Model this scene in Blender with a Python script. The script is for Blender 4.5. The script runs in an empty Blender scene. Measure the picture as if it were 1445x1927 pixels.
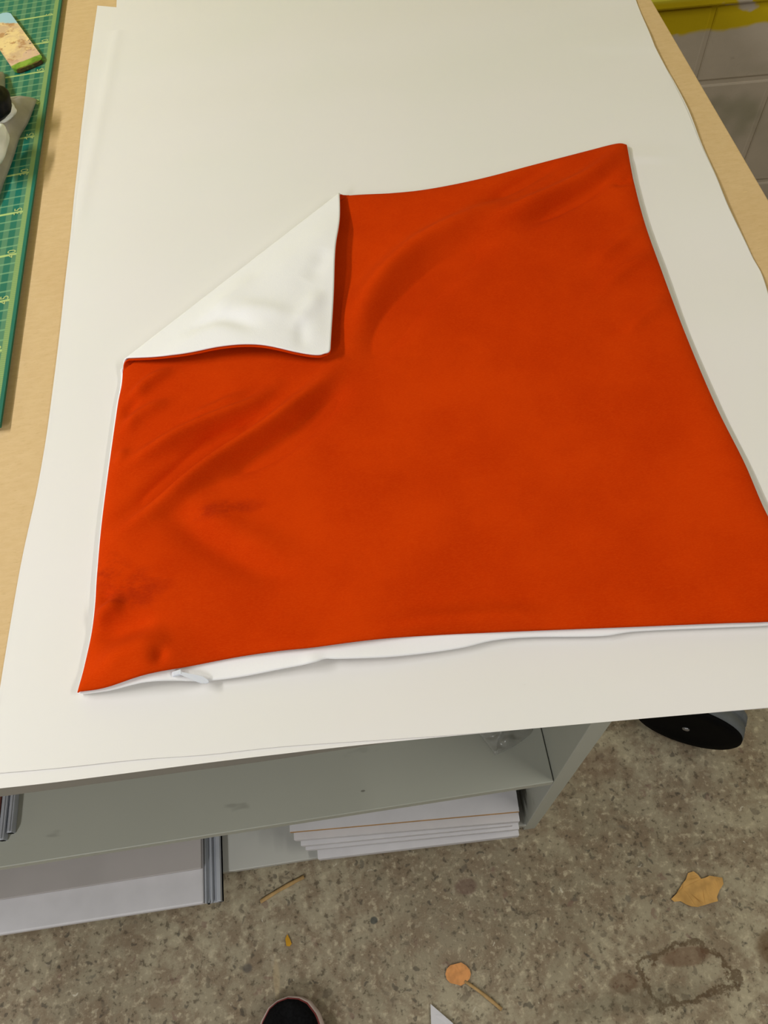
import bpy, bmesh, math, random
import numpy as np
from mathutils import Vector, Matrix, noise

C = bpy.context.scene.collection
random.seed(4)
# ------------------------------------------------------------------ camera
F = 1447.0; CX, CY = 722.5, 963.5; CAMH = 1.3
V1 = np.array([334-CX, -1527-CY, F]); V1 /= np.linalg.norm(V1)
p_ = np.array([1154-CX, 1355-CY]); t_ = np.linspace(200, 700, 50001)
N_ = np.stack([p_[0]-.725*t_, p_[1]+t_, np.full_like(t_, F)], 1)
N_ = N_[np.argmin(abs(N_@V1))]; N_ /= np.linalg.norm(N_)
X_ = np.cross(N_, V1)
if X_[0] < 0: X_ = -X_
X_ /= np.linalg.norm(X_); V1 = np.cross(X_, N_); V1 /= np.linalg.norm(V1)
if V1[1] > 0: V1 = -V1
R = np.stack([X_, V1, -N_])

def at(x, y, z):
    """point of the horizontal plane z seen at this place of the photo"""
    w = R@np.array([x-CX, y-CY, F]); w = w*((z-CAMH)/w[2])
    return np.array([w[0], w[1], z])
def atY(x, y, Y):
    w = R@np.array([x-CX, y-CY, F]); w = w*(Y/w[1])
    return np.array([w[0], w[1], w[2]+CAMH])

cam = bpy.data.cameras.new('camera'); co = bpy.data.objects.new('camera', cam); C.objects.link(co)
Mw = Matrix(((R[0][0], -R[0][1], -R[0][2], 0), (R[1][0], -R[1][1], -R[1][2], 0), (R[2][0], -R[2][1], -R[2][2], CAMH), (0, 0, 0, 1)))
co.matrix_world = Mw
cam.sensor_fit = 'VERTICAL'; cam.sensor_height = 36; cam.sensor_width = 27; cam.lens = F/1927*36
cam.clip_start = .02
bpy.context.scene.camera = co

# ------------------------------------------------------------------ materials
class NT:
    def __init__(s, name, rough=.7, spec=.3):
        s.m = bpy.data.materials.new(name); s.m.use_nodes = True
        s.t = s.m.node_tree; s.b = s.t.nodes['Principled BSDF']
        s.b.inputs['Roughness'].default_value = rough
        s.b.inputs['Specular IOR Level'].default_value = spec
        s.co = s.t.nodes.new('ShaderNodeTexCoord').outputs['Object']
    def n(s, typ, **kw):
        nd = s.t.nodes.new(typ)
        for k, v in kw.items():
            if k in nd.inputs.keys():
                s.put(nd.inputs[k], v)
            else: setattr(nd, k, v)
        return nd
    def put(s, inp, v):
        if isinstance(v, bpy.types.NodeSocket): s.t.links.new(v, inp)
        else: inp.default_value = v
    def math(s, op, a, b=0, c=0):
        nd = s.t.nodes.new('ShaderNodeMath'); nd.operation = op
        for i, v in enumerate((a, b, c)): s.put(nd.inputs[i], v)
        return nd.outputs[0]
    def mapv(s, scale=(1,1,1), rot=(0,0,0), loc=(0,0,0)):
        nd = s.t.nodes.new('ShaderNodeMapping'); s.t.links.new(s.co, nd.inputs[0])
        nd.inputs['Location'].default_value = loc; nd.inputs['Rotation'].default_value = rot; nd.inputs['Scale'].default_value = scale
        return nd.outputs[0]
    def noise(s, scale, detail=3, rough=.5, vec=None, dist=0):
        nd = s.t.nodes.new('ShaderNodeTexNoise'); s.t.links.new(vec or s.co, nd.inputs['Vector'])
        nd.inputs['Scale'].default_value = scale; nd.inputs['Detail'].default_value = detail; nd.inputs['Roughness'].default_value = rough
        nd.inputs['Distortion'].default_value = dist
        return nd.outputs['Fac']
    def vor(s, scale, vec=None, out='Distance'):
        nd = s.t.nodes.new('ShaderNodeTexVoronoi'); s.t.links.new(vec or s.co, nd.inputs['Vector'])
        nd.inputs['Scale'].default_value = scale
        return nd.outputs[out]
    def ramp(s, fac, a, b, lo=0., hi=1.):
        nd = s.t.nodes.new('ShaderNodeMapRange'); nd.interpolation_type = 'SMOOTHSTEP'
        s.put(nd.inputs[0], fac); nd.inputs[1].default_value = a; nd.inputs[2].default_value = b
        nd.inputs[3].default_value = lo; nd.inputs[4].default_value = hi
        return nd.outputs[0]
    def mix(s, fac, a, b):
        nd = s.t.nodes.new('ShaderNodeMix'); nd.data_type = 'RGBA'
        s.put(nd.inputs[0], fac)
        for i, v in ((6, a), (7, b)):
            if isinstance(v, tuple): v = (*v, 1) if len(v) == 3 else v
            s.put(nd.inputs[i], v)
        return nd.outputs[2]
    def sep(s):
        nd = s.t.nodes.new('ShaderNodeSeparateXYZ'); s.t.links.new(s.co, nd.inputs[0]); return nd.outputs
    def col(s, c):
        s.put(s.b.inputs['Base Color'], (*c, 1) if isinstance(c, tuple) else c); return s
    def bump(s, h, strength=.3, dist=.001):
        nd = s.t.nodes.new('ShaderNodeBump'); nd.inputs['Strength'].default_value = strength; nd.inputs['Distance'].default_value = dist
        s.t.links.new(h, nd.inputs['Height']); s.t.links.new(nd.outputs[0], s.b.inputs['Normal']); return s

def srgb(r, g, b):
    f = lambda c: (c/255/12.92 if c/255 <= .04045 else ((c/255+.055)/1.055)**2.4)
    return (f(r), f(g), f(b))

def m_paper():
    s = NT('white_paper', .6, .25)
    a = s.noise(9, 2); b = s.noise(160, 2, .6, s.mapv((1, .25, 1)))
    fl = s.ramp(s.noise(60, 1, .5, s.mapv((.6, 1.6, 1))), .80, .83)
    c = s.mix(s.ramp(a, .35, .65), (.785, .764, .742), (.795, .766, .752))
    c = s.mix(s.math('MULTIPLY', fl, .5), c, (.5, .45, .38))
    s.col(c).bump(b, .06, .0006); return s.m
def m_orange():
    s = NT('orange_velvet', .9, .02)
    a = s.noise(14, 4, .6); b = s.noise(900, 3, .7, s.mapv((.5, 1.6, 1))); c0 = s.noise(38, 5, .7, s.mapv((.8, 1.3, 1)))
    c = s.mix(s.ramp(a, .3, .7), (.52, .031, .0004), (.60, .042, .0008))
    x, y, z = s.sep()[:3]
    # brushed patches where the pile lies the other way
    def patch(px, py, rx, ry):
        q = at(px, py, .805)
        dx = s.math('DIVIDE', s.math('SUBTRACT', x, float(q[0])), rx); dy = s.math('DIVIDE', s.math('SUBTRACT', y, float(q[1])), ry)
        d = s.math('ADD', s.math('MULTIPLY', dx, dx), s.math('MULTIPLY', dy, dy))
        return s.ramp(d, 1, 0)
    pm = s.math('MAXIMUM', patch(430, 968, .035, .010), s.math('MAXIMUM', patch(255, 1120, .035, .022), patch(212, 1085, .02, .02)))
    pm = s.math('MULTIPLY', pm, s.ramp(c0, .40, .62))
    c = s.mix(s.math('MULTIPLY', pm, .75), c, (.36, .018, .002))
    c = s.mix(s.math('MULTIPLY', s.ramp(b, .35, .75), .22), c, (.72, .085, .006))
    s.col(c).bump(b, .25, .0006)
    s.b.inputs['Sheen Weight'].default_value = .03; s.b.inputs['Sheen Roughness'].default_value = .45
    s.b.inputs['Sheen Tint'].default_value = (1, .35, .1, 1)
    return s.m
def m_whitecloth():
    s = NT('white_cotton', .8, .15)
    b = s.noise(900, 2, .6, s.mapv((1.5, .5, 1)))
    s.col((.86, .85, .86)).bump(b, .2, .0004); return s.m
def m_mdf():
    s = NT('raw_fibreboard', .75, .2)
    a = s.noise(140, 4, .65, s.mapv((.5, 1.4, 1))); b = s.noise(480, 3, .6, s.mapv((.35, 1.5, 1))); g = s.noise(5, 2)
    fl = s.ramp(s.noise(220, 1, .5, s.mapv((.4, 1.8, 1))), .74, .8)
    c = s.mix(s.ramp(a, .3, .7), srgb(208, 177, 130), srgb(214, 184, 138))
    c = s.mix(s.math('MULTIPLY', s.ramp(b, .55, .75), .35), c, srgb(176, 142, 92))
    c = s.mix(s.math('MULTIPLY', fl, .45), c, srgb(232, 206, 150))
    c = s.mix(s.math('MULTIPLY', s.ramp(g, .5, .8), .2), c, srgb(188, 150, 100))
    s.col(c).bump(b, .12, .0006); return s.m
def m_mat():
    s = NT('green_mat', .45, .35)
    x, y, z = s.sep()[:3]
    G = .01235; Y0 = .6901
    def line(v, off, step, half, soft=.0004):
        u = s.math('SUBTRACT', v, off)
        r = s.math('PINGPONG', u, step/2)
        return s.ramp(r, half+soft, half)
    base = s.mix(s.ramp(s.noise(6, 2), .3, .7), srgb(0, 100, 82), srgb(4, 108, 92))
    hl = line(y, Y0, G, .0008); hl5 = line(y, Y0, G*5, .0012)
    vl = line(x, -.3225, G, .0024, .001)
    inner = s.ramp(x, -.3080, -.3085)
    band = s.math('MULTIPLY', s.ramp(x, -.3090, -.3080), s.ramp(x, -.3032, -.3038))
    tick = line(y, Y0, G/5, .0005, .0003)
    c = s.mix(s.math('MULTIPLY', s.math('MULTIPLY', vl, inner), .45), base, srgb(110, 150, 110))
    c = s.mix(s.math('MULTIPLY', s.math('MULTIPLY', hl, inner), .55), c, srgb(130, 176, 130))
    c = s.mix(s.math('MULTIPLY', s.math('MULTIPLY', hl5, inner), .95), c, srgb(172, 196, 120))
    c = s.mix(s.math('MULTIPLY', band, .92), c, srgb(124, 156, 98))
    c = s.mix(s.math('MULTIPLY', s.math('MULTIPLY', band, tick), .35), c, srgb(160, 180, 110))
    s.col(c); return s.m
def m_concrete():
    s = NT('concrete', .8, .25)
    a = s.noise(3, 5, .6); b = s.noise(22, 5, .7); d = s.noise(85, 4, .7); f = s.noise(300, 3, .7)
    w = s.n('ShaderNodeVectorMath', operation='ADD'); 
    nz = s.t.nodes.new('ShaderNodeTexNoise'); s.t.links.new(s.co, nz.inputs['Vector']); nz.inputs['Scale'].default_value = 60
    vm = s.t.nodes.new('ShaderNodeVectorMath'); vm.operation = 'SCALE'; s.t.links.new(nz.outputs['Color'], vm.inputs[0]); vm.inputs['Scale'].default_value = .026
    s.t.links.new(s.co, w.inputs[0]); s.t.links.new(vm.outputs[0], w.inputs[1]); wv = w.outputs[0]
    c = s.mix(s.ramp(a, .35, .65), srgb(138, 127, 106), srgb(170, 160, 136))
    c = s.mix(s.math('MULTIPLY', s.ramp(b, .40, .62), .75), c, srgb(126, 108, 88))
    c = s.mix(s.math('MULTIPLY', s.ramp(d, .52, .68), .75), c, srgb(190, 178, 152))
    c = s.mix(s.math('MULTIPLY', s.ramp(d, .46, .33), .7), c, srgb(76, 66, 52))
    # aggregate: dark and pale pebbles of different sizes
    def pebbles(scale, r, thr, colr, op, seed):
        mp = s.t.nodes.new('ShaderNodeMapping'); s.t.links.new(wv, mp.inputs[0]); mp.inputs['Location'].default_value = (seed, seed*2, 0); mp.inputs['Scale'].default_value = (1, 1, 0)
        v = s.t.nodes.new('ShaderNodeTexVoronoi'); s.t.links.new(mp.outputs[0], v.inputs['Vector']); v.inputs['Scale'].default_value = scale
        pick = s.ramp(s.math('FRACT', s.math('MULTIPLY', s.n('ShaderNodeSeparateColor', Color=v.outputs['Color']).outputs[0], 7.3)), thr, thr+.05)
        return s.mix(s.math('MULTIPLY', s.math('MULTIPLY', s.ramp(v.outputs['Distance'], r, r*.55), pick), op), cc[0], colr)
    cc = [c]
    cc[0] = pebbles(55, .30, .62, srgb(98, 88, 74), .55, 1.3)
    cc[0] = pebbles(85, .33, .74, srgb(66, 62, 56), .6, 4.1)
    cc[0] = pebbles(38, .22, .86, srgb(70, 70, 68), .45, 2.2)
    cc[0] = pebbles(48, .26, .82, srgb(120, 92, 82), .5, 7.7)
    cc[0] = pebbles(70, .28, .80, srgb(184, 174, 152), .35, 9.4)
    cc[0] = pebbles(110, .20, .93, srgb(215, 208, 190), .6, 5.9)
    c = cc[0]
    x, y, z = s.sep()[:3]
    def ell(px, py, rx, ry, wob=.5):
        q = at(px, py, 0)
        dx = s.math('DIVIDE', s.math('SUBTRACT', x, float(q[0])), rx); dy = s.math('DIVIDE', s.math('SUBTRACT', y, float(q[1])), ry)
        d_ = s.math('SQRT', s.math('ADD', s.math('MULTIPLY', dx, dx), s.math('MULTIPLY', dy, dy)))
        return s.math('ADD', d_, s.math('MULTIPLY', s.math('SUBTRACT', b, .5), wob))
    def ring(e, r, wd): return s.ramp(s.math('ABSOLUTE', s.math('SUBTRACT', e, r)), wd, wd*.3)
    st = [(s.math('MULTIPLY', ring(ell(1290, 1832, .066, .034, 2.0), 1., .16), s.ramp(a, .38, .52)), srgb(84, 64, 42), .75),
          (s.ramp(ell(1290, 1800, .045, .014, 1.4), 1., .6), srgb(104, 74, 54), .65),
          (s.ramp(ell(1175, 1850, .026, .017, 1.4), 1., .6), srgb(98, 70, 50), .6),
          (s.ramp(ell(1460, 1785, .030, .028, .8), 1., .7), srgb(92, 66, 38), .7),
          (s.ramp(ell(876, 1668, .020, .014, .6), 1., .6), srgb(104, 78, 70), .6),
          (s.ramp(ell(704, 1732, .007, .006, .6), 1., .6), srgb(66, 70, 68), .85),
          (s.ramp(ell(466, 1822, .010, .008, .6), 1., .5), srgb(84, 82, 78), .7),
          (s.ramp(ell(1180, 1885, .14, .02, 1.0), 1.2, .3), srgb(84, 76, 58), .4),
          (s.ramp(ell(520, 1840, .006, .030, .8), 1., .5), srgb(178, 160, 128), .6),
          (s.ramp(ell(1130, 1440, .04, .03, 1.2), 1., .5), srgb(112, 86, 68), .4)]
    for f_, c_, o_ in st: c = s.mix(s.math('MULTIPLY', f_, o_), c, c_)
    s.col(c).bump(s.math('ADD', d, s.math('MULTIPLY', f, .5)), .35, .0015); return s.m
def m_lam(name, col, marks=True, rough=.45):
    s = NT(name, rough, .4)
    a = s.noise(4, 3); c = s.mix(s.ramp(a, .3, .7), tuple(v*.93 for v in col), col)
    if marks:
        k = s.math('MULTIPLY', s.ramp(s.noise(14, 3, .6, s.mapv((.7, 2, 1))), .66, .72), .35)
        c = s.mix(k, c, (.16, .15, .13))
        k2 = s.ramp(s.vor(16, s.mapv((1, 2.2, 1), loc=(.3, .2, 0))), .05, .03)
        c = s.mix(s.math('MULTIPLY', k2, .6), c, (.07, .06, .05))
    s.col(c); return s.m
def plain(name, col, rough=.6, spec=.3, metal=0, var=.12, scale=30):
    s = NT(name, rough, spec); a = s.noise(scale, 3)
    s.col(s.mix(s.ramp(a, .3, .7), tuple(max(0, v*(1-var)) for v in col), tuple(min(1, v*(1+var)) for v in col)))
    s.b.inputs['Metallic'].default_value = metal; return s.m
def m_block():
    s = NT('painted_blockwork', .8, .2)
    a = s.noise(5, 4, .6); b = s.noise(40, 4, .65); y0 = s.noise(9, 3, .6)
    x, y, z = s.sep()[:3]
    c = s.mix(s.ramp(a, .3, .7), srgb(190, 178, 160), srgb(204, 190, 172))
    c = s.mix(s.math('MULTIPLY', s.ramp(b, .6, .8), .5), c, srgb(96, 84, 66))
    gp = s.ramp(s.noise(7, 2, .5, s.mapv(loc=(3, 1, 2))), .52, .66)
    c = s.mix(s.math('MULTIPLY', gp, .5), c, srgb(128, 128, 96))
    # old yellow paint above a ragged line
    ed = s.math('ADD', z, s.math('MULTIPLY', s.math('SUBTRACT', y0, .5), .035))
    yl = s.ramp(ed, .512, .520)
    wear = s.ramp(s.noise(12, 3, .55, s.mapv(loc=(1, 5, 0))), .59, .54)
    ycol = s.mix(s.ramp(z, .572, .585), srgb(206, 178, 16), srgb(226, 222, 80))
    fade = s.ramp(x, .74, .80, 1, .45)
    c = s.mix(s.math('MULTIPLY', s.math('MULTIPLY', yl, wear), fade), c, ycol)
    s.col(c).bump(b, .4, .002); return s.m
def m_plastic(name='clear_plastic'):
    s = NT(name, .25, .5)
    s.b.inputs['Transmission Weight'].default_value = 0
    a = s.noise(25, 3)
    s.col(s.mix(s.ramp(a, .3, .7), (.34, .31, .26), (.56, .51, .43)))
    s.b.inputs['Alpha'].default_value = .70; s.b.inputs['Roughness'].default_value = .3
    return s.m
def m_plaque():
    s = NT('picture_print', .3, .5)
    x, y, z = s.sep()[:3]   # local: y runs along the plaque, 0 at the near end
    n1 = s.noise(45, 4, .6); n2 = s.noise(110, 2, .5, s.mapv((1, 2, 1))); n3 = s.noise(60, 3, .6, s.mapv(loc=(4, 2, 0)))
    c = s.mix(s.ramp(n1, .38, .6), srgb(206, 172, 140), srgb(236, 206, 150))
    c = s.mix(s.math('MULTIPLY', s.ramp(n3, .5, .6), .85), c, srgb(176, 122, 84))
    pk = s.math('MULTIPLY', s.ramp(y, .036, .030), s.ramp(n1, .45, .55))
    c = s.mix(s.math('MULTIPLY', pk, .7), c, srgb(204, 164, 154))
    c = s.mix(s.math('MULTIPLY', s.ramp(n2, .68, .72), .9), c, srgb(78, 62, 74))
    sky = s.ramp(s.math('ADD', s.math('ADD', y, s.math('MULTIPLY', x, .9)), s.math('MULTIPLY', n1, .03)), .112, .118)
    c = s.mix(sky, c, srgb(156, 196, 214))
    gr = s.ramp(s.math('ADD', y, s.math('MULTIPLY', n1, .010)), .0205, .0185)
    c = s.mix(gr, c, s.mix(s.ramp(n1, .4, .6), srgb(74, 124, 30), srgb(130, 164, 60)))
    ed = s.ramp(s.math('ADD', y, s.math('MULTIPLY', n2, .006)), .0065, .0050)
    c = s.mix(s.math('MULTIPLY', ed, s.ramp(n3, .35, .5)), c, srgb(74, 52, 26))
    s.col(c); return s.m

MAT = dict(paper=m_paper(), orange=m_orange(), cotton=m_whitecloth(), mdf=m_mdf(), green=m_mat(), floor=m_concrete(),
    lam=m_lam('grey_white_laminate', srgb(180, 182, 171)), lam2=m_lam('pale_laminate', srgb(196, 196, 190), False),
    rail=m_lam('cabinet_rail', srgb(150, 146, 138), False), block=m_block(), plastic=m_plastic(), print=m_plaque(),
    board=plain('white_board', srgb(214, 212, 216), .5, .3, 0, .03), boardg=plain('grey_board', srgb(182, 176, 174), .5, .3, 0, .05, 8),
    core=plain('brown_board_core', srgb(186, 146, 96), .8), alu=plain('brushed_aluminium', srgb(176, 180, 188), .5, .4, .1, .06),
    rust=plain('dark_red_profile', srgb(98, 58, 50), .6), black=plain('black_rubber', (.003, .003, .003), .75, .06), hub=plain('steel_hub', srgb(170, 170, 175), .3, .5, .8),
    tread=plain('grey_rubber', srgb(98, 102, 104), .7), shoe=plain('black_knit', (.006, .006, .0065), .85, .1, 0, .3, 300), sole=plain('white_foam', srgb(214, 196, 188), .6),
    pink=plain('pink_trim', srgb(150, 70, 70), .6), leaf=plain('dry_leaf', srgb(196, 152, 88), .7, .2, 0, .15, 60), leafo=plain('orange_chip', srgb(214, 150, 92), .7, .2, 0, .12, 120),
    wood=plain('pale_wood', srgb(178, 146, 98), .7, .2, 0, .15, 80), yel=plain('yellow_scrap', srgb(190, 140, 20), .6), blk=plain('black_plastic', (.003, .004, .006), .5, .15),
    wht=plain('white_plastic', srgb(228, 230, 226), .4), nylon=plain('white_nylon', srgb(222, 226, 238), .3, .5, 0, .02), ink=plain('yellow_print', srgb(178, 196, 126), .5), dirt=plain('black_mark', (.01, .01, .01), .8), fix=plain('lamp_housing', (.7, .7, .7)), ceil=plain('ceiling_paint', (.45, .45, .44), .9))

# ------------------------------------------------------------------ mesh helpers
def link(name, bm, mat, parent=None, smooth=False, mats=None):
    me = bpy.data.meshes.new(name); bm.normal_update(); bm.to_mesh(me); bm.free()
    for m in (mats or [mat]): me.materials.append(m)
    if smooth:
        for p in me.polygons: p.use_smooth = True
    o = bpy.data.objects.new(name, me); C.objects.link(o)
    if parent: o.parent = parent
    return o
def thing(name, label, cat, loc=(0,0,0), rz=0, group=None):
    o = bpy.data.objects.new(name, None); o.empty_display_size = .03; C.objects.link(o); o.location = loc; o.rotation_euler = (0, 0, rz)
    return tag(o, label, cat, group)
def tag(o, label, cat, group=None):
    o['label'] = label; o['category'] = cat
    if group: o['group'] = group
    return o
def struct(o): o['kind'] = 'structure'; return o
def box(bm, x0, x1, y0, y1, z0, z1, bev=0, mi=0):
    vs = [bm.verts.new((x, y, z)) for z in (z0, z1) for y in (y0, y1) for x in (x0, x1)]
    fs = [bm.faces.new([vs[i] for i in q]) for q in ((0,2,3,1), (4,5,7,6), (0,1,5,4), (2,6,7,3), (0,4,6,2), (1,3,7,5))]
    for f in fs: f.material_index = mi
    if bev:
        es = list({e for f in fs for e in f.edges})
        bmesh.ops.bevel(bm, geom=es, offset=bev, segments=2, affect='EDGES', profile=.5)
def boxo(name, dims, mat, parent=None, bev=.001):
    bm = bmesh.new(); box(bm, *dims, bev); return link(name, bm, mat, parent)
def prism(bm, pts, z0, z1):
    lo = [bm.verts.new((p[0], p[1], z0)) for p in pts]; hi = [bm.verts.new((p[0], p[1], z1)) for p in pts]
    bm.faces.new(lo[::-1]); bm.faces.new(hi); n = len(pts)
    for i in range(n): bm.faces.new((lo[i], lo[(i+1)%n], hi[(i+1)%n], hi[i]))
def grid_mesh(P, name, mat, parent=None, thick=0, off=0):
    """P: (nu, nv, 3) array of points"""
    nu, nv = P.shape[:2]; me = bpy.data.meshes.new(name)
    fs = []
    for i in range(nu-1):
        for j in range(nv-1):
            a = i*nv+j; fs.append((a, a+nv, a+nv+1, a+1))
    me.from_pydata([tuple(map(float, v)) for v in P.reshape(-1, 3)], [], fs); me.update()
    me.materials.append(mat)
    for p in me.polygons: p.use_smooth = True
    o = bpy.data.objects.new(name, me); C.objects.link(o)
    if parent: o.parent = parent
    if thick:
        md = o.modifiers.new('thick', 'SOLIDIFY'); md.thickness = thick; md.offset = off
    return o
def smooth_poly(pts, n):
    """Catmull-Rom through pts, resampled to n points evenly by arc length"""
    P = np.array(pts, float); Q = np.vstack([2*P[0]-P[1], P, 2*P[-1]-P[-2]]); out = []
    for i in range(1, len(Q)-2):
        for t in np.linspace(0, 1, 24, endpoint=False):
            a, b, c, d = Q[i-1:i+3]
            out.append(.5*((2*b)+(c-a)*t+(2*a-5*b+4*c-d)*t*t+(3*b-a-3*c+d)*t**3))
    out.append(P[-1]); out = np.array(out)
    s = np.r_[0, np.cumsum(np.linalg.norm(np.diff(out, axis=0), axis=1))]
    u = np.linspace(0, s[-1], n)
    return np.stack([np.interp(u, s, out[:, k]) for k in range(out.shape[1])], 1)

# ------------------------------------------------------------------ the room
boxo_ = struct(boxo('floor', (-2.4, 2.6, -2.0, 2.4, -.05, 0), MAT['floor'], bev=0))
# back wall of painted blocks (slightly turned to the table)
WY = 1.3; wr = -.10
def wallp(): return (.69, WY, 0)
bm = bmesh.new()
courses = [(-.045, .193), (.199, .418), (.425, .556), (.585, .80), (.806, 1.03), (1.036, 1.26), (1.266, 1.5), (1.506, 1.73), (1.736, 1.96), (1.966, 2.2), (2.206, 2.6)]
offs = [0.10, .142, -.003, .2, .05, .22, .0, .2, .0, .2, 0]
for (z0, z1), of in zip(courses, offs):
    k = -7
    while k < 7:
        x0 = of + k*.29
        box(bm, x0+.003, x0+.287, 0, .1, z0, z1, .004); k += 1
box(bm, -2.0, 2.0, .0022, .12, -.05, 2.6)                         # mortar bed
box(bm, -2.0, 2.0, -.012, .05, .563, .583, .004)                  # projecting course line
wb = struct(link('wall_back', bm, MAT['block'])); wb.location = wallp(); wb.rotation_euler = (0, 0, wr)
struct(boxo('wall_left', (-2.5, -2.4, -2.0, 2.4, 0, 2.6), MAT['ceil'], bev=0))
struct(boxo('ceiling', (-2.5, 2.6, -2.0, 2.4, 2.6, 2.66), MAT['ceil'], bev=0))

# ------------------------------------------------------------------ workbench
FY = .143
wb_ = thing('workbench', 'workbench with raw brown fibreboard top over a grey-white open shelf unit', 'workbench', (0, 0, 0))
boxo('worktop', (-.90, .3985, .134, 1.22, .782, .8), MAT['mdf'], wb_, .0012)
boxo('side_panel', (.1455, .1635, FY, 1.05, 0, .782), MAT['lam'], wb_)
boxo('side_panel', (-.888, -.870, FY, 1.05, 0, .782), MAT['lam'], wb_)
boxo('shelf', (-.870, .1445, FY, 1.03, .382, .400), MAT['lam'], wb_)
boxo('bottom_shelf', (-.870, .1455, FY, 1.03, .034, .052), MAT['lam2'], wb_)
boxo('back_panel', (-.870, .1455, 1.03, 1.045, .03, .782), MAT['lam2'], wb_)
bm = bmesh.new(); prof = [(-.870, .716), (-.34, .716), (-.12, .697), (.1455, .692), (.1455, .782), (-.870, .782)]
fr = [bm.verts.new((x, FY, z)) for x, z in prof]; bk = [bm.verts.new((x, FY+.018, z)) for x, z in prof]
bm.faces.new(fr); bm.faces.new(bk[::-1])
for i in range(6): bm.faces.new((fr[i], bk[i], bk[(i+1)%6], fr[(i+1)%6]))
bmesh.ops.recalc_face_normals(bm, faces=bm.faces); link('front_rail', bm, MAT['rail'], wb_)
boxo('support_leg', (.33, .37, .95, .99, 0, .782), MAT['lam2'], wb_)
boxo('support_leg', (.33, .37, .42, .46, 0, .782), MAT['lam2'], wb_)
# black scuffs on the rail's lower edge
bm = bmesh.new()
for px in (715, 730, 745, 762, 790, 800, 815):
    q = atY(px, 1397-(px-712)*.115, FY); r = random.uniform(.0015, .004)
    pts = [(q[0]+r*math.cos(a)*random.uniform(.8, 2.2), q[2]+r*.6*math.sin(a)*random.uniform(.5, 1)) for a in np.linspace(0, 2*math.pi, 9)[:-1]]
    lo = [bm.verts.new((p[0], FY-.0004, max(p[1], .6955))) for p in pts]; hi = [bm.verts.new((p[0], FY+.0004, max(p[1], .6955))) for p in pts]
    bm.faces.new(lo); bm.faces.new(hi[::-1])
    for i in range(8): bm.faces.new((lo[i], hi[i], hi[(i+1)%8], lo[(i+1)%8]))
o = link('scuff_mark', bm, MAT['dirt'], wb_); o['label'] = 'black scuff marks along the rail edge'; o['kind'] = 'stuff'

# ------------------------------------------------------------------ cutting mat
nx, ny = 40, 60; P = np.zeros((nx, ny, 3))
for i in range(nx):
    for j in range(ny):
        u = i/(nx-1); x = -.3002-.56*(1-u)**1.6; y = .42+.76*j/(ny-1)
        d = -.3002-x
        P[i, j] = (x, y, .8034+.0016*math.exp(-(d/.03)**2)*(.4+.6*max(0, min(1, (1.05-y)/.4))))
mat_o = thing('cutting_mat', 'green gridded cutting mat lying along the left side of the bench top', 'cutting mat', (0, 0, 0))
ms = grid_mesh(P, 'mat_sheet', MAT['green'], mat_o, .0026, 0); ms.modifiers.new('crisp_edge', 'EDGE_SPLIT').split_angle = .7
def mz(x, y): return .8034+.0016*math.exp(-((-.3002-x)/.03)**2)*(.4+.6*max(0, min(1, (1.05-y)/.4)))
for k in range(-3, 8):
    y = .6901+.01235*5*k
    if not .43 < y < 1.16: continue
    cu = bpy.data.curves.new('ruler_number', 'FONT'); cu.body = str(35-5*k) if 35-5*k > 0 else '0'; cu.size = .0115; cu.extrude = .00005; cu.align_x = 'CENTER'
    cu.materials.append(MAT['ink'])
    tmp = bpy.data.objects.new('ruler_number', cu); me = bpy.data.meshes.new_from_object(tmp); bpy.data.objects.remove(tmp); me.name = 'ruler_number'
    t = bpy.data.objects.new('ruler_number', me); C.objects.link(t); t.parent = mat_o
    t.location = (-.3095, y+.001, mz(-.313, y)+.00155); t.rotation_euler = (0, 0, math.pi/2)

# ------------------------------------------------------------------ paper sheets
def quad_sheet(name, label, px, zoff, seed, n=90, zf=None, edges=None, group=None):
    """px: corner points of the photo on the worktop plane, BL, BR, TR, TL (or ready 2-D points)"""
    q = [at(*p, .801)[:2] if len(p) == 2 else np.array(p[:2]) for p in px]
    L = edges.get('L') if edges else None; Rr = edges.get('R') if edges else None; Bt = edges.get('B') if edges else None
    Lp = smooth_poly([q[0]]+[at(*p, .801)[:2] for p in (L or [])]+[q[3]], n)
    Rp = smooth_poly([q[1]]+[at(*p, .801)[:2] for p in (Rr or [])]+[q[2]], n)
    if Bt:
        bp = smooth_poly([q[0]]+[at(*p, .801)[:2] for p in Bt]+[q[1]], 200)
        Bx = lambda s_: np.array([np.interp(s_*199, range(200), bp[:, k]) for k in (0, 1)])
    P = np.zeros((n, n, 3))
    for i in range(n):
        s = i/(n-1)
        for j in range(n):
            p = Lp[j]*(1-s)+Rp[j]*s
            if Bt: p = p+(Bx(s)-(q[0]*(1-s)+q[1]*s))*max(0, 1-j/(n-1)*6)
            w = noise.noise(Vector((p[0]*7+seed, p[1]*5, seed)))*.0016+noise.noise(Vector((p[0]*2.2, p[1]*12+seed, seed)))*.0022
            if zf: w += zf(p, s, j/(n-1))
            edge = min(s, 1-s)*n
            P[i, j] = (p[0], p[1], .8016+zoff+w*.5)
    o = grid_mesh(P, name, MAT['paper'], None, .00012, 0)
    o.modifiers.new('crisp_edge', 'EDGE_SPLIT').split_angle = .7
    return tag(o, label, 'paper', group)
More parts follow.
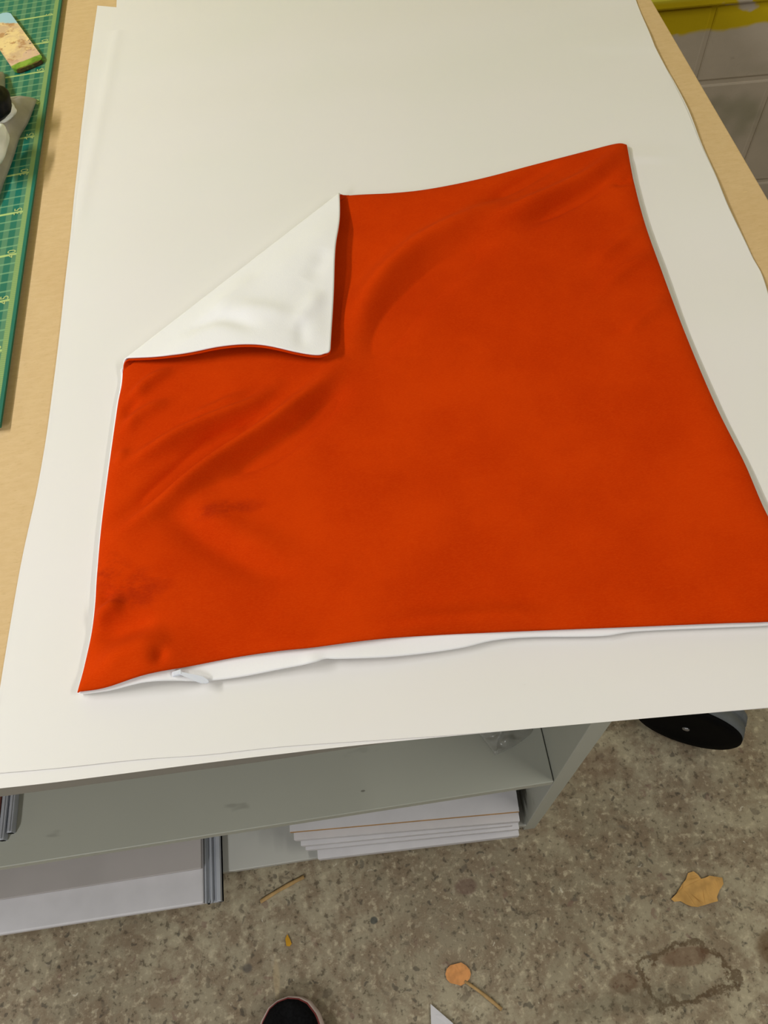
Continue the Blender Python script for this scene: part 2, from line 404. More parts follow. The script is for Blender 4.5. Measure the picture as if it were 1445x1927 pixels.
# common height field so the sheets never cross
def curl(p, s, t):      # the overhanging front edge droops a little, far left corner most
    d = max(0., .133-p[1]); return -.10*d*(1+.5*(1-s))-2.*d*d
def wav_right(p, s, t): # ripples along the right edge
    e = max(0., (p[0]-.24)/.12); return e*e*.0012*math.sin(p[1]*46+1.2)+e*e*.001
def ridge(p, s, t):     # print-through of the edge of the sheet below
    a = at(221, 54, .801); b = at(158, 353, .801); u = (p[1]-b[1])/(a[1]-b[1]); xx = b[0]+(a[0]-b[0])*u
    return .0035*math.exp(-((p[0]-xx-.002)/.006)**2)*(1 if u > 0 else math.exp(-(u/.25)**2))
def crease(p):          # short crease to the right of the cover's far corner
    a = at(1188, 305, .801); b = at(1290, 299, .801); u = (p[0]-a[0])/(b[0]-a[0]); yy = a[1]+(b[1]-a[1])*u; d = p[1]-yy
    return .0022*math.exp(-((u-.15)/.55)**2)*(math.exp(-(d/.02)**2) if d > 0 else math.exp(-(d/.003)**2))
lower = quad_sheet('paper_sheet', 'large white paper sheet, lowest, its front edge hanging over the bench', [(-14, 1485), (1560, 1321), (1240, 112), (183, 10)], 0, 3.1,
    zf=lambda p, s, t: curl(p, s, t)+wav_right(p, s, t)-.0004, edges=dict(L=[(-4, 1330), (36, 1080), (74, 900), (102, 720), (125, 520), (145, 320), (163, 160)], R=[(1510, 900), (1446, 562), (1414, 480), (1370, 393), (1345, 330), (1318, 270), (1292, 205), (1262, 145)], B=[(120, 1470), (369, 1438), (500, 1422), (720, 1397), (1100, 1361), (1445, 1331)]))
far = quad_sheet('paper_sheet', 'white paper sheet furthest from the front, running out past the back', [(215, 190), (1270, 190), (1172, -60), (221, -60)], .0002, 3.1,
    zf=lambda p, s, t: wav_right(p, s, t), n=90)
top = quad_sheet('paper_sheet', 'white paper sheet on top of the pile, directly under the cushion cover', [(-6, 1456), (1555, 1319), (1231, 92), (189, 58)], .0005, 3.1,
    zf=lambda p, s, t: curl(p, s, t)+wav_right(p, s, t)+ridge(p, s, t)*.45+.0008*math.exp(-((1-t)/.012)**2)*max(0, min(1, (s-.8)*8))+crease(p), edges=dict(L=[(2, 1330), (40, 1080), (79, 900), (108, 720), (130, 520), (151, 320), (172, 150)], R=[(1508, 900), (1444, 560), (1412, 480), (1368, 393), (1343, 330), (1315, 270), (1288, 205), (1257, 140)], B=[(120, 1445), (261, 1430), (386, 1421), (535, 1405), (720, 1392), (900, 1379), (1100, 1361.5), (1445, 1330.5)]), n=150)

# ------------------------------------------------------------------ cushion cover
ZB = .8060
a2 = lambda p: at(p[0], p[1], ZB+.002)[:2]
FP, FQ = a2((236, 688)), a2((650, 366))
fd = (FQ-FP)/np.linalg.norm(FQ-FP); fn = np.array([-fd[1], fd[0]])
if fn[1] < 0: fn = -fn
RAD = .0042
def refl(p, z=ZB+.008):      # sheet position of a point of the folded flap
    q = at(p[0], p[1], z)[:2]; d = (q-FP)@fn          # negative, inside
    e = -d-RAD
    return q+fn*(-d)+fn*(e+math.pi*RAD-RAD) if True else q
# flap outline in the photo
flap_bottom = [(232, 697), (330, 676), (400, 664), (470, 658), (530, 664), (572, 675), (612, 678)]
flap_right = [(623.5, 671), (625, 655), (627, 620), (631, 555), (634, 480), (641, 420)]
TLc = refl((618, 676))
left = [a2(p) for p in [(146, 1303), (160, 1250), (176, 1170), (183, 1080), (190, 1000), (199, 925), (212, 830), (222, 760), (231, 705)]]
leftfull = smooth_poly(left+[refl(p) for p in [(330, 680), (420, 670), (490, 668), (560, 678), (600, 681)]]+[TLc], 220)
topfull = smooth_poly([TLc]+[refl(p) for p in flap_right]+[a2(p) for p in [(664, 367), (740, 363), (810, 355), (905, 336), (1000, 311), (1100, 285), (1160, 270), (1179, 272)]], 220)
right = smooth_poly([a2(p) for p in [(1560, 1163), (1500, 1060), (1443, 968), (1400, 870), (1345, 760), (1290, 630), (1243, 505), (1213, 420), (1192, 340), (1179, 272)]], 220)
bott_o = smooth_poly([a2(p) for p in [(146, 1303), (200, 1296), (270, 1279), (330, 1264), (395, 1248), (455, 1237), (530, 1228), (600, 1222), (720, 1205), (820, 1196), (940, 1190), (1150, 1182), (1350, 1174), (1445, 1171), (1560, 1163)]], 220)
bott_w = smooth_poly([a2(p) for p in [(150, 1305), (205, 1299), (270, 1288), (330, 1283), (380, 1281), (450, 1273), (530, 1259), (590, 1249), (612, 1241), (640, 1241), (720, 1237), (800, 1228), (870, 1217), (930, 1203), (1000, 1197), (1130, 1195), (1200, 1186), (1350, 1179), (1445, 1175), (1560, 1166)]], 220)
cen = np.mean(np.vstack([bott_o, right, topfull]), 0)
def coons(Bt, Tp, Lf, Rt, n):
    P = np.zeros((n, n, 2)); s = np.linspace(0, 1, n)
    f = lambda E: np.stack([np.interp(s, np.linspace(0, 1, len(E)), E[:, k]) for k in (0, 1)], 1)
    B, T, L, R_ = f(Bt), f(Tp), f(Lf), f(Rt)
    S, Tt = np.meshgrid(s, s, indexing='ij'); S = S[..., None]; Tt = Tt[..., None]
    return (1-Tt)*B[:, None]+Tt*T[:, None]+(1-S)*L[None]+S*R_[None]-((1-S)*(1-Tt)*B[0]+S*(1-Tt)*B[-1]+(1-S)*Tt*T[0]+S*Tt*T[-1])
NG = 300
PO = coons(bott_o, topfull, leftfull, right, NG)
outw = np.array([1.0, .0])
leftw = leftfull.copy(); nl = np.stack([-(np.gradient(leftfull[:, 1])), np.gradient(leftfull[:, 0])], 1); nl /= np.linalg.norm(nl, axis=1)[:, None]
dl = (leftfull-FP)@fn
leftw += nl*np.where(dl > 0, -.0010, .0014+.0018*np.linspace(0, 1, 220)**2)[:, None]
topw = topfull.copy(); nt = np.stack([-(np.gradient(topfull[:, 1])), np.gradient(topfull[:, 0])], 1); nt /= np.linalg.norm(nt, axis=1)[:, None]
dtop = (topfull-FP)@fn
topw += nt*np.where(dtop > 0, -.0002, 0)[:, None]
leftw[-1] = topw[0] = (leftw[-1]+topw[0])/2
rw = right.copy(); nr = np.stack([np.gradient(right[:, 1]), -np.gradient(right[:, 0])], 1); nr /= np.linalg.norm(nr, axis=1)[:, None]
rw += -nr*0.0009*np.sign((nr@np.array([1., 0]))[:, None])*-1
rw[-1] = topw[-1]; bw = bott_w.copy(); bw[0] = leftw[0]; bw[-1] = rw[0]
PW = coons(bw, topw, leftw, rw, NG)

def line_px(pts, amp, wid, taper=True):
    q = np.array([a2(p) for p in pts]); return (smooth_poly(q, 160), amp, wid*.8, taper)
ridges = [
    # bright crests and dark hollows running from the turned-back corner to the left edge
    line_px([(640, 690), (590, 745), (526, 800), (474, 835), (400, 885), (300, 960), (225, 1010)], .0042, .010),
    line_px([(655, 730), (612, 770), (553, 822), (491, 862), (420, 905)], -.0030, .012),
    line_px([(520, 735), (470, 775), (374, 815), (301, 852), (232, 886)], .0038, .0085),
    line_px([(500, 782), (422, 826), (384, 852), (340, 892), (284, 938), (225, 988)], -.0036, .010),
    line_px([(470, 745), (430, 765), (350, 800)], .0016, .006),
    line_px([(330, 700), (280, 728), (240, 768)], .0022, .007),
    line_px([(320, 760), (262, 790), (232, 822)], .0018, .007),
    line_px([(265, 745), (250, 765), (232, 790)], -.0015, .006),
    line_px([(240, 850), (222, 880)], .0014, .006),
    # fold beyond the flap towards the upper right corner
    line_px([(668, 640), (700, 560), (780, 480), (880, 425), (960, 385)], .0045, .016),
    line_px([(690, 700), (740, 610), (830, 520), (930, 455)], -.0028, .018),
    line_px([(1168, 285), (1120, 335), (1060, 368), (990, 400), (900, 440)], .0035, .012),
    line_px([(1160, 320), (1100, 365), (1040, 400), (980, 432)], -.0030, .011),
    line_px([(1060, 305), (980, 350), (900, 395)], -.0022, .010),
    line_px([(1190, 330), (1175, 345), (1150, 350)], -.0014, .005),
    line_px([(1212, 425), (1165, 460), (1110, 510)], .0012, .008),
    line_px([(1232, 480), (1180, 510), (1120, 560)], .0014, .008),
    line_px([(1262, 560), (1210, 600), (1170, 640)], .0012, .008),
    line_px([(300, 950), (390, 1020), (480, 1068), (560, 1090)], -.0016, .014),
    line_px([(360, 940), (450, 1010), (560, 1050)], .0012, .016),
    line_px([(176, 1180), (205, 1155), (240, 1140)], .0030, .007),
    line_px([(176, 1205), (240, 1190), (300, 1180)], -.0016, .010),
    line_px([(190, 1110), (205, 1140)], -.0016, .006),
    line_px([(310, 1262), (308, 1243), (318, 1228)], -.0018, .005),
    line_px([(180, 1285), (240, 1240), (330, 1205)], .0024, .014),
    line_px([(700, 1190), (850, 1175), (1050, 1165)], .0020, .012),
]
def ridge_h(XY, lst):
    H = np.zeros(len(XY))
    for Lq, amp, wid, tp in lst:
        lo = Lq.min(0)-3*wid; hi = Lq.max(0)+3*wid
        ix = np.where((XY[:, 0] > lo[0])&(XY[:, 0] < hi[0])&(XY[:, 1] > lo[1])&(XY[:, 1] < hi[1]))[0]
        if not len(ix): continue
        d2 = ((XY[ix][:, None, :]-Lq[None])**2).sum(2); k = d2.argmin(1); d = np.sqrt(d2.min(1))
        u = k/(len(Lq)-1); end = np.clip(np.minimum(u+.10, 1-u+.10)/.45, 0, 1); end = end*end*(3-2*end)
        H[ix] += 3.1*amp*np.exp(-(d/wid)**2)*end
    return H
flap_r = [((smooth_poly(np.array([refl(p) for p in pts]), 100)), a, w, True) for pts, a, w in [
    ([(572, 610), (570, 640), (571, 672)], -.0010, .006), ([(600, 560), (598, 610), (600, 665)], .0006, .008), ([(470, 520), (440, 560), (400, 600)], .0012, .012), ([(618, 480), (600, 520), (575, 540)], -.0014, .009),
    ([(340, 640), (420, 615), (500, 640)], -.0020, .008), ([(612, 560), (580, 600), (560, 640)], .0016, .008), ([(440, 590), (500, 600), (560, 612)], .0012, .009)]]
def edge_dist(G):
    n = G.shape[0]; i = np.arange(n); e = np.minimum(i, n-1-i)
    return np.minimum(e[:, None], e[None, :])*(.5/n)
def nz2(XY, sc, seed): return np.array([noise.noise(Vector((p[0]*sc, p[1]*sc, seed))) for p in XY])
def build_layer(G, kind):
    n = G.shape[0]; XY = G.reshape(-1, 2); d = (XY-(FP-fn*RAD))@fn
    ed = edge_dist(G).reshape(-1)
    H = ridge_h(XY, ridges).reshape(n, n)
    for _ in range(4):
        Hp = np.pad(H, 1, mode='edge'); H = (Hp[:-2, 1:-1]+Hp[2:, 1:-1]+Hp[1:-1, :-2]+Hp[1:-1, 2:]+2*Hp[1:-1, 1:-1])/6
    H = H.reshape(-1)*(d < 0)
    H += nz2(XY, 9, 1.)*.0022+nz2(XY, 24, 5.)*.0007
    puff = 1-np.exp(-ed/.006)
    H = (H+.0042)*puff
    i = np.arange(n)
    t = np.tile(i/(n-1), n); s = np.repeat(i/(n-1), n)
    px_lift = .007*np.exp(-((s-.10)/.05)**2)*np.exp(-(t/.05)**2)      # bottom edge stands up near the zip end
    px_lift += .004*np.exp(-((s-.34)/.10)**2)*np.exp(-(t/.04)**2)
    if kind == 'o':
        z = ZB+.0012+np.maximum(H, 0)+px_lift
        z += .0018*np.exp(-(t/.02)**2)*(s > 0)          # orange edge rolls over the zip
        o = +.0010
    else:
        z = ZB-.0004+np.maximum(H, 0)*.35+px_lift*.9
        z += .0012*np.exp(-((s-.315)/.012)**2)*np.exp(-(t/.02)**2)
        o = -.0010
    out = np.zeros((n*n, 3))
    fl = .45*ridge_h(XY, flap_r)*puff
    fmax = None
    for k in range(n*n):
        p = XY[k]; dk = d[k]
        if dk <= 0: out[k] = (p[0], p[1], z[k]); continue
        base = p-fn*dk; r = RAD-(o if kind == 'o' else o)      # outer layer has the larger radius
        zc = ZB+.0008+RAD
        th = min(dk/RAD, math.pi)
        pos = base+fn*math.sin(th)*r; zz = zc-math.cos(th)*r
        if th >= math.pi:
            e = dk-math.pi*RAD; pos = pos-fn*e
            along = (base-FP)@fd
            # the turned-back corner rests on its tip and arches along its front edge
            q = pos
            ll = .0
            ll += .0065*math.exp(-((q[0]-ARCH[0])**2+(q[1]-ARCH[1])**2)/.055**2)
            ll += .0035*math.exp(-((q[0]-ARCH2[0])**2+(q[1]-ARCH2[1])**2)/.05**2)
            lay = 1 if kind == 'w' else .0
            zz += (ll+fl[k]+.0012*nzf(q))*min(1, e/.02)+min(e/.03, 1)*.0035
        out[k] = (pos[0], pos[1], zz)
    return out.reshape(n, n, 3)
ARCH = at(480, 655, ZB)[:2]; ARCH2 = at(600, 520, ZB)[:2]
def nzf(q): return noise.noise(Vector((q[0]*22, q[1]*22, 8)))
cc = thing('cushion_cover', 'flat square orange velvet cushion cover, white back shown at its folded corner', 'cushion cover', (0, 0, 0))
LO = build_layer(PO, 'o'); LW = build_layer(PW, 'w')
o1 = grid_mesh(LO, 'front_panel', MAT['orange'], cc, .0011, 0); o1['label'] = 'orange velvet front'
o2 = grid_mesh(LW, 'back_panel', MAT['cotton'], cc, .0011, 0); o2['label'] = 'white cotton back'
# zip slider and puller
zs = thing('zip', 'x', 'x'); bpy.data.objects.remove(zs)
q0 = at(337, 1267, ZB+.006); q1 = at(394, 1285, ZB+.002); dv = (q1-q0); Lz = np.linalg.norm(dv[:2]); ang = math.atan2(dv[1], dv[0])
bm = bmesh.new(); prof = [(0, .0009), (.12, .0010), (.35, .0014), (.6, .0021), (.8, .0021), (.94, .0012), (1, .0002)]
rings = []
for u, w in prof:
    z = (q1[2]-q0[2])*u
    rings.append([bm.verts.new((u*Lz, sy*w, z+sz*.0006)) for sy, sz in ((-1, -1), (-1, 1), (1, 1), (1, -1))])
for a, b in zip(rings, rings[1:]):
    for i in range(4): bm.faces.new((a[i], a[(i+1)%4], b[(i+1)%4], b[i]))
bm.faces.new(rings[0][::-1]); bm.faces.new(rings[-1])
pu = link('zip_puller', bm, MAT['nylon'], cc); pu.location = (q0[0], q0[1], q0[2]+.0015); pu.rotation_euler = (0, 0, ang)
bm = bmesh.new(); box(bm, -.0032, .0032, -.0018, .0018, -.001, .0015, .0007)
sl = link('zip_slider', bm, MAT['nylon'], cc); sl.location = (q0[0]-.001, q0[1], q0[2]+.0005); sl.rotation_euler = (0, 0, .15)

# ------------------------------------------------------------------ picture plaque on the mat
a, b = at(30, 138, .81), at(83, 112, .81)
c2 = at(0, 12, .81)
along = at(12, 14, .81)-b; ang = math.atan2(along[1], along[0])-math.pi/2
w = abs(np.cross((a-b)[:2], along[:2]/np.linalg.norm(along[:2])))
pl = thing('picture_plaque', 'small rounded card with painted sandy and green scene on the cutting mat', 'picture', (float(b[0]), float(b[1]), .8052), ang)
def rrect(x0, x1, y0, y1, r, k=6):
    pts = []
    for cx, cy, a0 in ((x1-r, y0+r, -90), (x1-r, y1-r, 0), (x0+r, y1-r, 90), (x0+r, y0+r, 180)):
        for i in range(k+1): t = math.radians(a0+90*i/k); pts.append((cx+r*math.cos(t), cy+r*math.sin(t)))
    return pts
bm = bmesh.new(); prism(bm, rrect(-w, 0, 0, .135, .008), .0008, .0046)
bmesh.ops.bevel(bm, geom=[e for e in bm.edges if abs(e.verts[0].co.z-e.verts[1].co.z) < 1e-6 and e.verts[0].co.z > .003], offset=.0008, segments=2, affect='EDGES')
link('printed_face', bm, MAT['print'], pl)
bm = bmesh.new(); prism(bm, rrect(-w+.0005, -.0005, .0005, .1345, .0075), 0, .0009); link('dark_backing', bm, MAT['blk'], pl)

# ------------------------------------------------------------------ plastic bag with things in it, on the mat
bag = thing('plastic_bag', 'crumpled translucent plastic bag lying on the cutting mat', 'bag', (0, 0, 0))
out_px = [(66, 180), (50, 222), (34, 250), (22, 288), (6, 330), (-20, 390), (-60, 380), (-90, 300), (-80, 200), (-40, 150), (2, 128), (8, 175), (30, 183), (56, 178)]
op = smooth_poly([at(p[0], p[1], .812)[:2] for p in out_px+[out_px[0]]], 97)[:-1]
cn = np.mean(op, 0); K = 30; P = np.zeros((97, K, 3))
for i in range(97):
    for k in range(K):
        u = k/(K-1); p = op[i % 96]*u+cn*(1-u)
        h = .022*(1-u**2.2)**.8+.004*noise.noise(Vector((p[0]*40, p[1]*40, 2)))*min(1, (1-u)*4)+.003*abs(noise.noise(Vector((p[0]*90, p[1]*25, 6))))*min(1, (1-u)*5)
        P[i, k] = (p[0], p[1], .8075+h)
grid_mesh(P, 'plastic_film', MAT['plastic'], bag, .0003, 0)
def blob(name, mat, label, cat, cpx, z, rad, sq=(1, 1, 1), rz=0):
    q = at(cpx[0], cpx[1], z); bm = bmesh.new(); bmesh.ops.create_icosphere(bm, subdivisions=4, radius=1)
    for v in bm.verts:
        m = 1+.12*noise.noise(v.co*2.3)
        f = 1/max(abs(v.co.x)**4+abs(v.co.y)**4+abs(v.co.z)**4, .01)**.25*.5+.5
        v.co = Vector((v.co.x*rad*sq[0], v.co.y*rad*sq[1], v.co.z*rad*sq[2]))*m*f
    o = link(name, bm, mat, None, True); o.location = q; o.rotation_euler = (0, 0, rz); return tag(o, label, cat)
blob('black_lid', MAT['blk'], 'glossy black rounded lid against the plastic bag at the left edge', 'lid', (-13, 196), .836, .017, (1.05, 1.25, .75))
blob('white_roll', MAT['wht'], 'white rounded object under the black lid beside the plastic bag', 'object', (-8, 217), .826, .016, (1.35, .8, .5), .5)
blob('white_tube', MAT['wht'], 'white tube on the plastic bag at the left edge of the mat', 'tube', (-10, 275), .832, .016, (.65, 1.9, .7), -.1)

# ------------------------------------------------------------------ things on the upper shelf
for i, (x0, x1, yf, m, lab) in enumerate([(-.4665, -.4605, .1765, 'alu', 'aluminium bar on the upper shelf, nearest the middle of the shelf'),
        (-.4755, -.4690, .1700, 'alu', 'aluminium bar on the upper shelf between its neighbour and a dark red strip'),
        (-.4800, -.4765, .1800, 'rust', 'thin dark red strip beside the aluminium bars on the shelf'),
        (-.4900, -.4815, .1700, 'alu', 'outermost aluminium bar on the upper shelf, left of the dark red strip')]):
    t = thing('metal_bar', lab, 'bar', ((x0+x1)/2, yf, .4005), 0, None)
    w_ = (x1-x0)/2
    bm = bmesh.new(); box(bm, -w_, w_, 0, .55, 0, .010, .0008)
    if m == 'alu': box(bm, -w_*.35, w_*.35, .001, .549, .0095, .0115, .0004)
    link('profile', bm, MAT[m], t)
    bm = bmesh.new(); box(bm, -w_*.7, w_*.7, -.0006, .0004, .002, .008); link('dark_end', bm, MAT['dirt'], t)
# crumpled clear film at the right of the shelf
pts = [at(p[0], p[1], .402)[:2] for p in [(932, 1421), (960, 1408), (985, 1392), (1002, 1375), (1000, 1350), (960, 1330), (905, 1335), (885, 1360), (905, 1385), (918, 1402)]]
op = smooth_poly(pts+[pts[0]], 61)[:-1]; cn = np.mean(op, 0); P = np.zeros((61, 18, 3))
for i in range(61):
    for k in range(18):
        u = k/17; p = op[i % 60]*u+cn*(1-u)
        P[i, k] = (p[0], p[1], .4016+.012*(1-u)+.012*abs(noise.noise(Vector((p[0]*70, p[1]*70, 1))))*min(1, (1-u)*4+.1))
sf = NT('grey_film', .2, .5); sf.col(srgb(176, 176, 166)); sf.b.inputs['Alpha'].default_value = .45
tag(grid_mesh(P, 'plastic_wrap', sf.m, None, .0003, 0), 'scrap of crumpled clear plastic at the right of the upper shelf', 'plastic wrap')

# ------------------------------------------------------------------ boards on the bottom shelf
bd = boxo('display_board', (-.86, -.3400, .104, .60, .0525, .0705), MAT['board'], None, .003)
tag(bd, 'long pale board pushed out past the bottom shelf at lower left', 'board')
bd = boxo('display_board', (-.86, -.3400, .1500, .62, .0715, .0800), MAT['boardg'], None, .001)
tag(bd, 'greyer board lying set back on the long pale one', 'board')
rl = thing('aluminium_rail', 'aluminium channel rail on the bottom shelf at the end of the pale panel', 'rail', (-.3265, .1035, .0525))
bm = bmesh.new()
for x0, x1, z1 in ((-.0120, .0120, .010), (-.0120, -.0095, .016), (-.0035, -.0010, .015), (.0060, .0120, .018)): box(bm, x0, x1, 0, .50, 0 if z1 < .02 else .008, z1, .0006)
link('channel', bm, MAT['alu'], rl)
bm = bmesh.new(); bmesh.ops.create_cone(bm, cap_ends=True, segments=16, radius1=.0016, radius2=.0016, depth=.002, matrix=Matrix.Rotation(math.pi/2, 4, 'X'))
s_ = link('screw', bm, MAT['dirt'], rl); s_.location = (-.0065, -.0008, .014)
sheets = [(.160, (545, 1566), (977, 1527), .010, 'topmost white board with brown edge in the stack on the bottom shelf'),
          (.140, (553, 1581), (978, 1545), .016, 'white board second from the top of the bottom shelf stack'),
          (.118, (566, 1592), (965, 1553), .014, 'white board in the middle of the bottom shelf stack, right end set back'),
          (.098, (575, 1600), (977, 1560), .014, 'white board just above the lowest of the bottom shelf stack'),
          (.074, (598, 1617), (977, 1572), .021, 'lowest white board of the stack, its front overhanging the bottom shelf')]
for z, a, b, th, lab in sheets:
    A, B = at(a[0], a[1], z), at(b[0], b[1], z); L = float(np.linalg.norm((B-A)[:2])); an = math.atan2(B[1]-A[1], B[0]-A[0])
    t = thing('white_board', lab, 'board', (float(A[0]), float(A[1]), z-th), an, 'white boards stacked on the bottom shelf')
    if z > .15:
        bm = bmesh.new(); box(bm, 0, L, .0, .26, 0, th-.0012, 0); o = link('brown_core', bm, MAT['core'], t)
        bm = bmesh.new(); box(bm, 0, L, 0.0003, .26, th-.0011, th, 0); link('white_facing', bm, MAT['board'], t)
    else:
        bm = bmesh.new(); box(bm, 0, L, 0, .26, 0, th-.0012, .0006); link('board_core', bm, MAT['board'], t)
        bm = bmesh.new(); box(bm, 0, L, .0003, .26, th-.0011, th, 0); link('white_facing', bm, MAT['board'], t)
# fillers that carry the stack evenly (the boards are thick packs)

# ------------------------------------------------------------------ trolley wheel
wc = at(1295, 1352, .08); wt = thing('trolley_wheel', 'black trolley wheel standing on the floor under the right of the bench', 'wheel', (float(wc[0]), float(wc[1]), 0), math.atan2(-.5, .85))
def lathe(prof, n=64):
    bm = bmesh.new(); rings = []
    for r, y in prof: rings.append([bm.verts.new((r*math.cos(2*math.pi*i/n), y, .08+r*math.sin(2*math.pi*i/n))) for i in range(n)])
    for a, b in zip(rings, rings[1:]):
        for i in range(n): bm.faces.new((a[i], b[i], b[(i+1)%n], a[(i+1)%n]))
    bm.faces.new(rings[0]); bm.faces.new(rings[-1][::-1])
    bmesh.ops.recalc_face_normals(bm, faces=bm.faces); return bm
link('wheel_disc', lathe([(.012, -.0165), (.050, -.0150), (.060, -.0165), (.0745, -.0165), (.0785, -.0135), (.0790, -.010)]), MAT['black'], wt, True)
link('tread', lathe([(.0792, -.010), (.08, -.006), (.08, .006), (.0765, .008), (.0765, .012), (.08, .014), (.080, .024), (.076, .028), (.05, .029), (.012, .029)]), MAT['tread'], wt, True)
link('hub_cap', lathe([(.001, -.0195), (.0045, -.019), (.0055, -.018), (.0055, -.0160)], 24), MAT['hub'], wt, True)
bm = bmesh.new(); box(bm, -.012, .012, .031, .035, .07, .18, .002); box(bm, -.012, .012, -.005, .035, .176, .18, .001)
link('fork', bm, MAT['tread'], wt)

# ------------------------------------------------------------------ shoe
toe = at(550, 1874, .055); sh = thing('shoe', 'black knit trainer with pale sole, its toe at the bottom of the photo', 'shoe', (float(toe[0])-.011, float(toe[1]), 0), .0)
def shoe_outline(y):          # half widths along the length, y from 0 (toe) to -0.285
    u = -y/.285
    w = .050*math.sin(math.pi*min(1, max(0, u/.62)*.5+.0))**.62 if u < .31 else None
    pts = [(0, .0), (.01, .016), (.035, .029), (.09, .041), (.17, .0485), (.28, .051), (.42, .046), (.58, .040), (.75, .0385), (.88, .035), (.96, .024), (1, .001)]
    return float(np.interp(u, [p[0] for p in pts], [p[1] for p in pts]))
def loft(name, zs, scale_fn, mat, hfn=None):
    n = 60; bm = bmesh.new(); rings = []
    ys = -.285*(1-np.cos(np.linspace(0, math.pi, n)))/2
    for z, k in zs:
        ring = []
        for y in ys: ring.append((shoe_outline(y)*k+(k-1)*0, y*(1 if k >= 1 else 1)-(1-k)*.030*(1+y/.1425), z if not hfn else hfn(z, y)))
        left_ = [(-x, y, zz) for x, y, zz in ring[1:-1]][::-1]
        rings.append([bm.verts.new(p) for p in ring+left_])
    m = len(rings[0])
    for a, b in zip(rings, rings[1:]):
        for i in range(m): bm.faces.new((a[i], a[(i+1)%m], b[(i+1)%m], b[i]))
    bm.faces.new(rings[0][::-1]); bm.faces.new(rings[-1]); bmesh.ops.recalc_face_normals(bm, faces=bm.faces)
    return link(name, bm, mat, sh, True)
loft('sole', [(.002, .93), (.006, .99), (.016, 1.0), (.026, 1.0), (.030, .96)], None, MAT['sole'])
loft('sole_trim', [(.0285, .955), (.0315, .945), (.033, .90)], None, MAT['pink'])
def up(z, y):
    u = -y/.285; top_ = float(np.interp(u, [0, .05, .15, .35, .5, .7, 1], [.040, .050, .058, .074, .092, .088, .090])); return .030+(top_-.030)*z
loft('knit_upper', [(0, .92), (.3, .90), (.6, .80), (.85, .62), (.97, .38), (1, .15)], None, MAT['shoe'], up)
bm = bmesh.new()
for k in range(5):
    y = -.105-.018*k; z = up(1, y)+.001; box(bm, -.018, .018, y-.003, y+.003, z-.002, z+.003, .001)
link('laces', bm, MAT['blk'], sh)

# ------------------------------------------------------------------ litter on the floor
def flat(name, label, cat, px, z, th, mat, bend=.004, group=None):
    pts = [at(p[0], p[1], z)[:2] for p in px]; c0 = np.mean(pts, 0); bm = bmesh.new()
    prism(bm, [p-c0 for p in pts], 0, th); bmesh.ops.triangulate(bm, faces=[f for f in bm.faces if len(f.verts) > 4])
    bmesh.ops.subdivide_edges(bm, edges=bm.edges[:], cuts=2)
    for v in bm.verts: v.co.z += bend*(.5+.5*noise.noise(Vector((v.co.x*60, v.co.y*60, 3))))
    bmesh.ops.recalc_face_normals(bm, faces=bm.faces)
    o = link(name, bm, mat); o.location = (c0[0], c0[1], z); return tag(o, label, cat, group)
lf = [(1262, 1692), (1272, 1682), (1284, 1671), (1284, 1662), (1290, 1655), (1294, 1643), (1304, 1640), (1312, 1646), (1318, 1654), (1326, 1652), (1334, 1648), (1345, 1650), (1358, 1652), (1360, 1664), (1353, 1675), (1348, 1688), (1350, 1696), (1338, 1699), (1326, 1703), (1312, 1707), (1300, 1706), (1290, 1702), (1280, 1696), (1268, 1697)]
flat('dry_leaf', 'yellow-brown dry leaf flat on the concrete floor at right', 'leaf', lf, .001, .0008, MAT['leaf'])
ch = [(838+24*(1+math.cos(a))*1.0, 1833+21*math.sin(a)*(1+.08*math.cos(5*a))) for a in np.linspace(0, 2*math.pi, 15)[:-1]]
flat('wood_chip', 'round orange scrap on the floor touching a thin stick', 'scrap', ch, .001, .0012, MAT['leafo'], .002)
flat('paper_scrap', 'triangular white paper scrap on the floor near the bottom', 'paper', [(810, 1889), (852, 1925), (860, 1945), (812, 1950)], .002, .0006, MAT['board'], .004)
flat('yellow_scrap', 'tiny yellow scrap lying alone on the concrete floor', 'scrap', [(537, 1766), (541, 1758), (546, 1768), (549, 1776), (545, 1781), (539, 1780)], .001, .0008, MAT['yel'], .001)
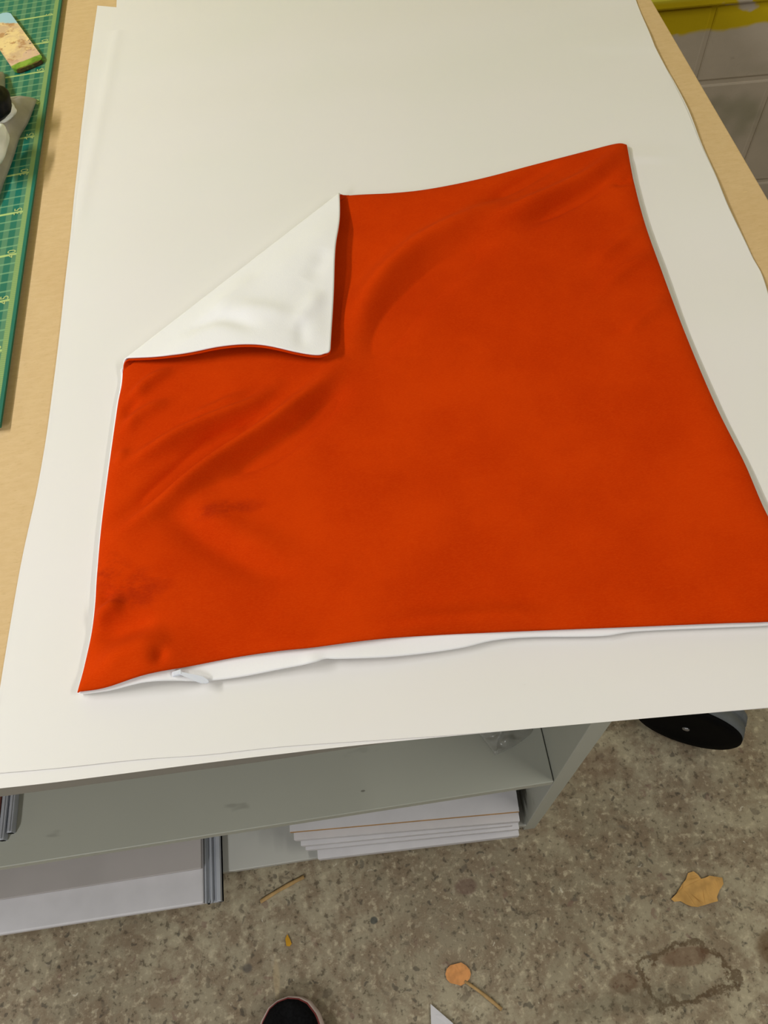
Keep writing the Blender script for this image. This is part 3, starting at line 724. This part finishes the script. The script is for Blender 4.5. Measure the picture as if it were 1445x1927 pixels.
def stick(label, a, b, r0, r1, mat, z=.003):
    A, B = at(*a, z), at(*b, z); L = float(np.linalg.norm(B-A)); bm = bmesh.new(); n = 9; rings = []
    for k in range(7):
        u = k/6; r = (r0+(r1-r0)*u)*(1+.1*math.sin(k*2.1)); off = .0012*math.sin(u*3.1)
        rings.append([bm.verts.new((u*L, off+r*math.cos(t), r*.6*math.sin(t))) for t in np.linspace(0, 2*math.pi, n+1)[:-1]])
    for p, q in zip(rings, rings[1:]):
        for i in range(n): bm.faces.new((p[i], q[i], q[(i+1)%n], p[(i+1)%n]))
    bm.faces.new(rings[0]); bm.faces.new(rings[-1][::-1]); bmesh.ops.recalc_face_normals(bm, faces=bm.faces)
    o = link('stick', bm, mat, None, True); o.location = (float(A[0]), float(A[1]), z); o.rotation_euler = (0, 0, math.atan2(B[1]-A[1], B[0]-A[0])); return tag(o, label, 'stick')
stick('flat wooden stick on the floor in the shade of the bench', (490, 1697), (572, 1650), .0028, .0030, MAT['wood'])
stick('thin pale stick on the floor beside the round orange scrap', (874, 1846), (944, 1900), .0020, .0026, MAT['wood'])

# ------------------------------------------------------------------ light
def tube(x, y, z, L, power, col, rz=math.pi/2, tilt=(0, 0), size=.08):
    ld = bpy.data.lights.new('tube_light', 'AREA'); ld.shape = 'RECTANGLE'; ld.size = L; ld.size_y = size; ld.energy = power; ld.color = col
    o = bpy.data.objects.new('tube_light', ld); C.objects.link(o); o.location = (x, y, z); o.rotation_euler = (tilt[0], tilt[1], rz)
    return o
tube(-1.5, .65, 2.1, 1.1, 36, (1, .995, .98))
tube(-1.3, -1.5, 2.1, .9, 25, (1, .995, .98), tilt=(0, -.5), size=.12)
tube(1.5, -.4, 2.3, 1.4, 24, (1, .97, .87))
W = bpy.data.worlds.new('world'); bpy.context.scene.world = W; W.use_nodes = True
W.node_tree.nodes['Background'].inputs[0].default_value = (1, .97, .93, 1); W.node_tree.nodes['Background'].inputs[1].default_value = .10
vs = bpy.context.scene.view_settings; vs.view_transform = 'Standard'; vs.look = 'None'; vs.gamma = 1; vs.exposure = -.02; vs.use_curve_mapping = False
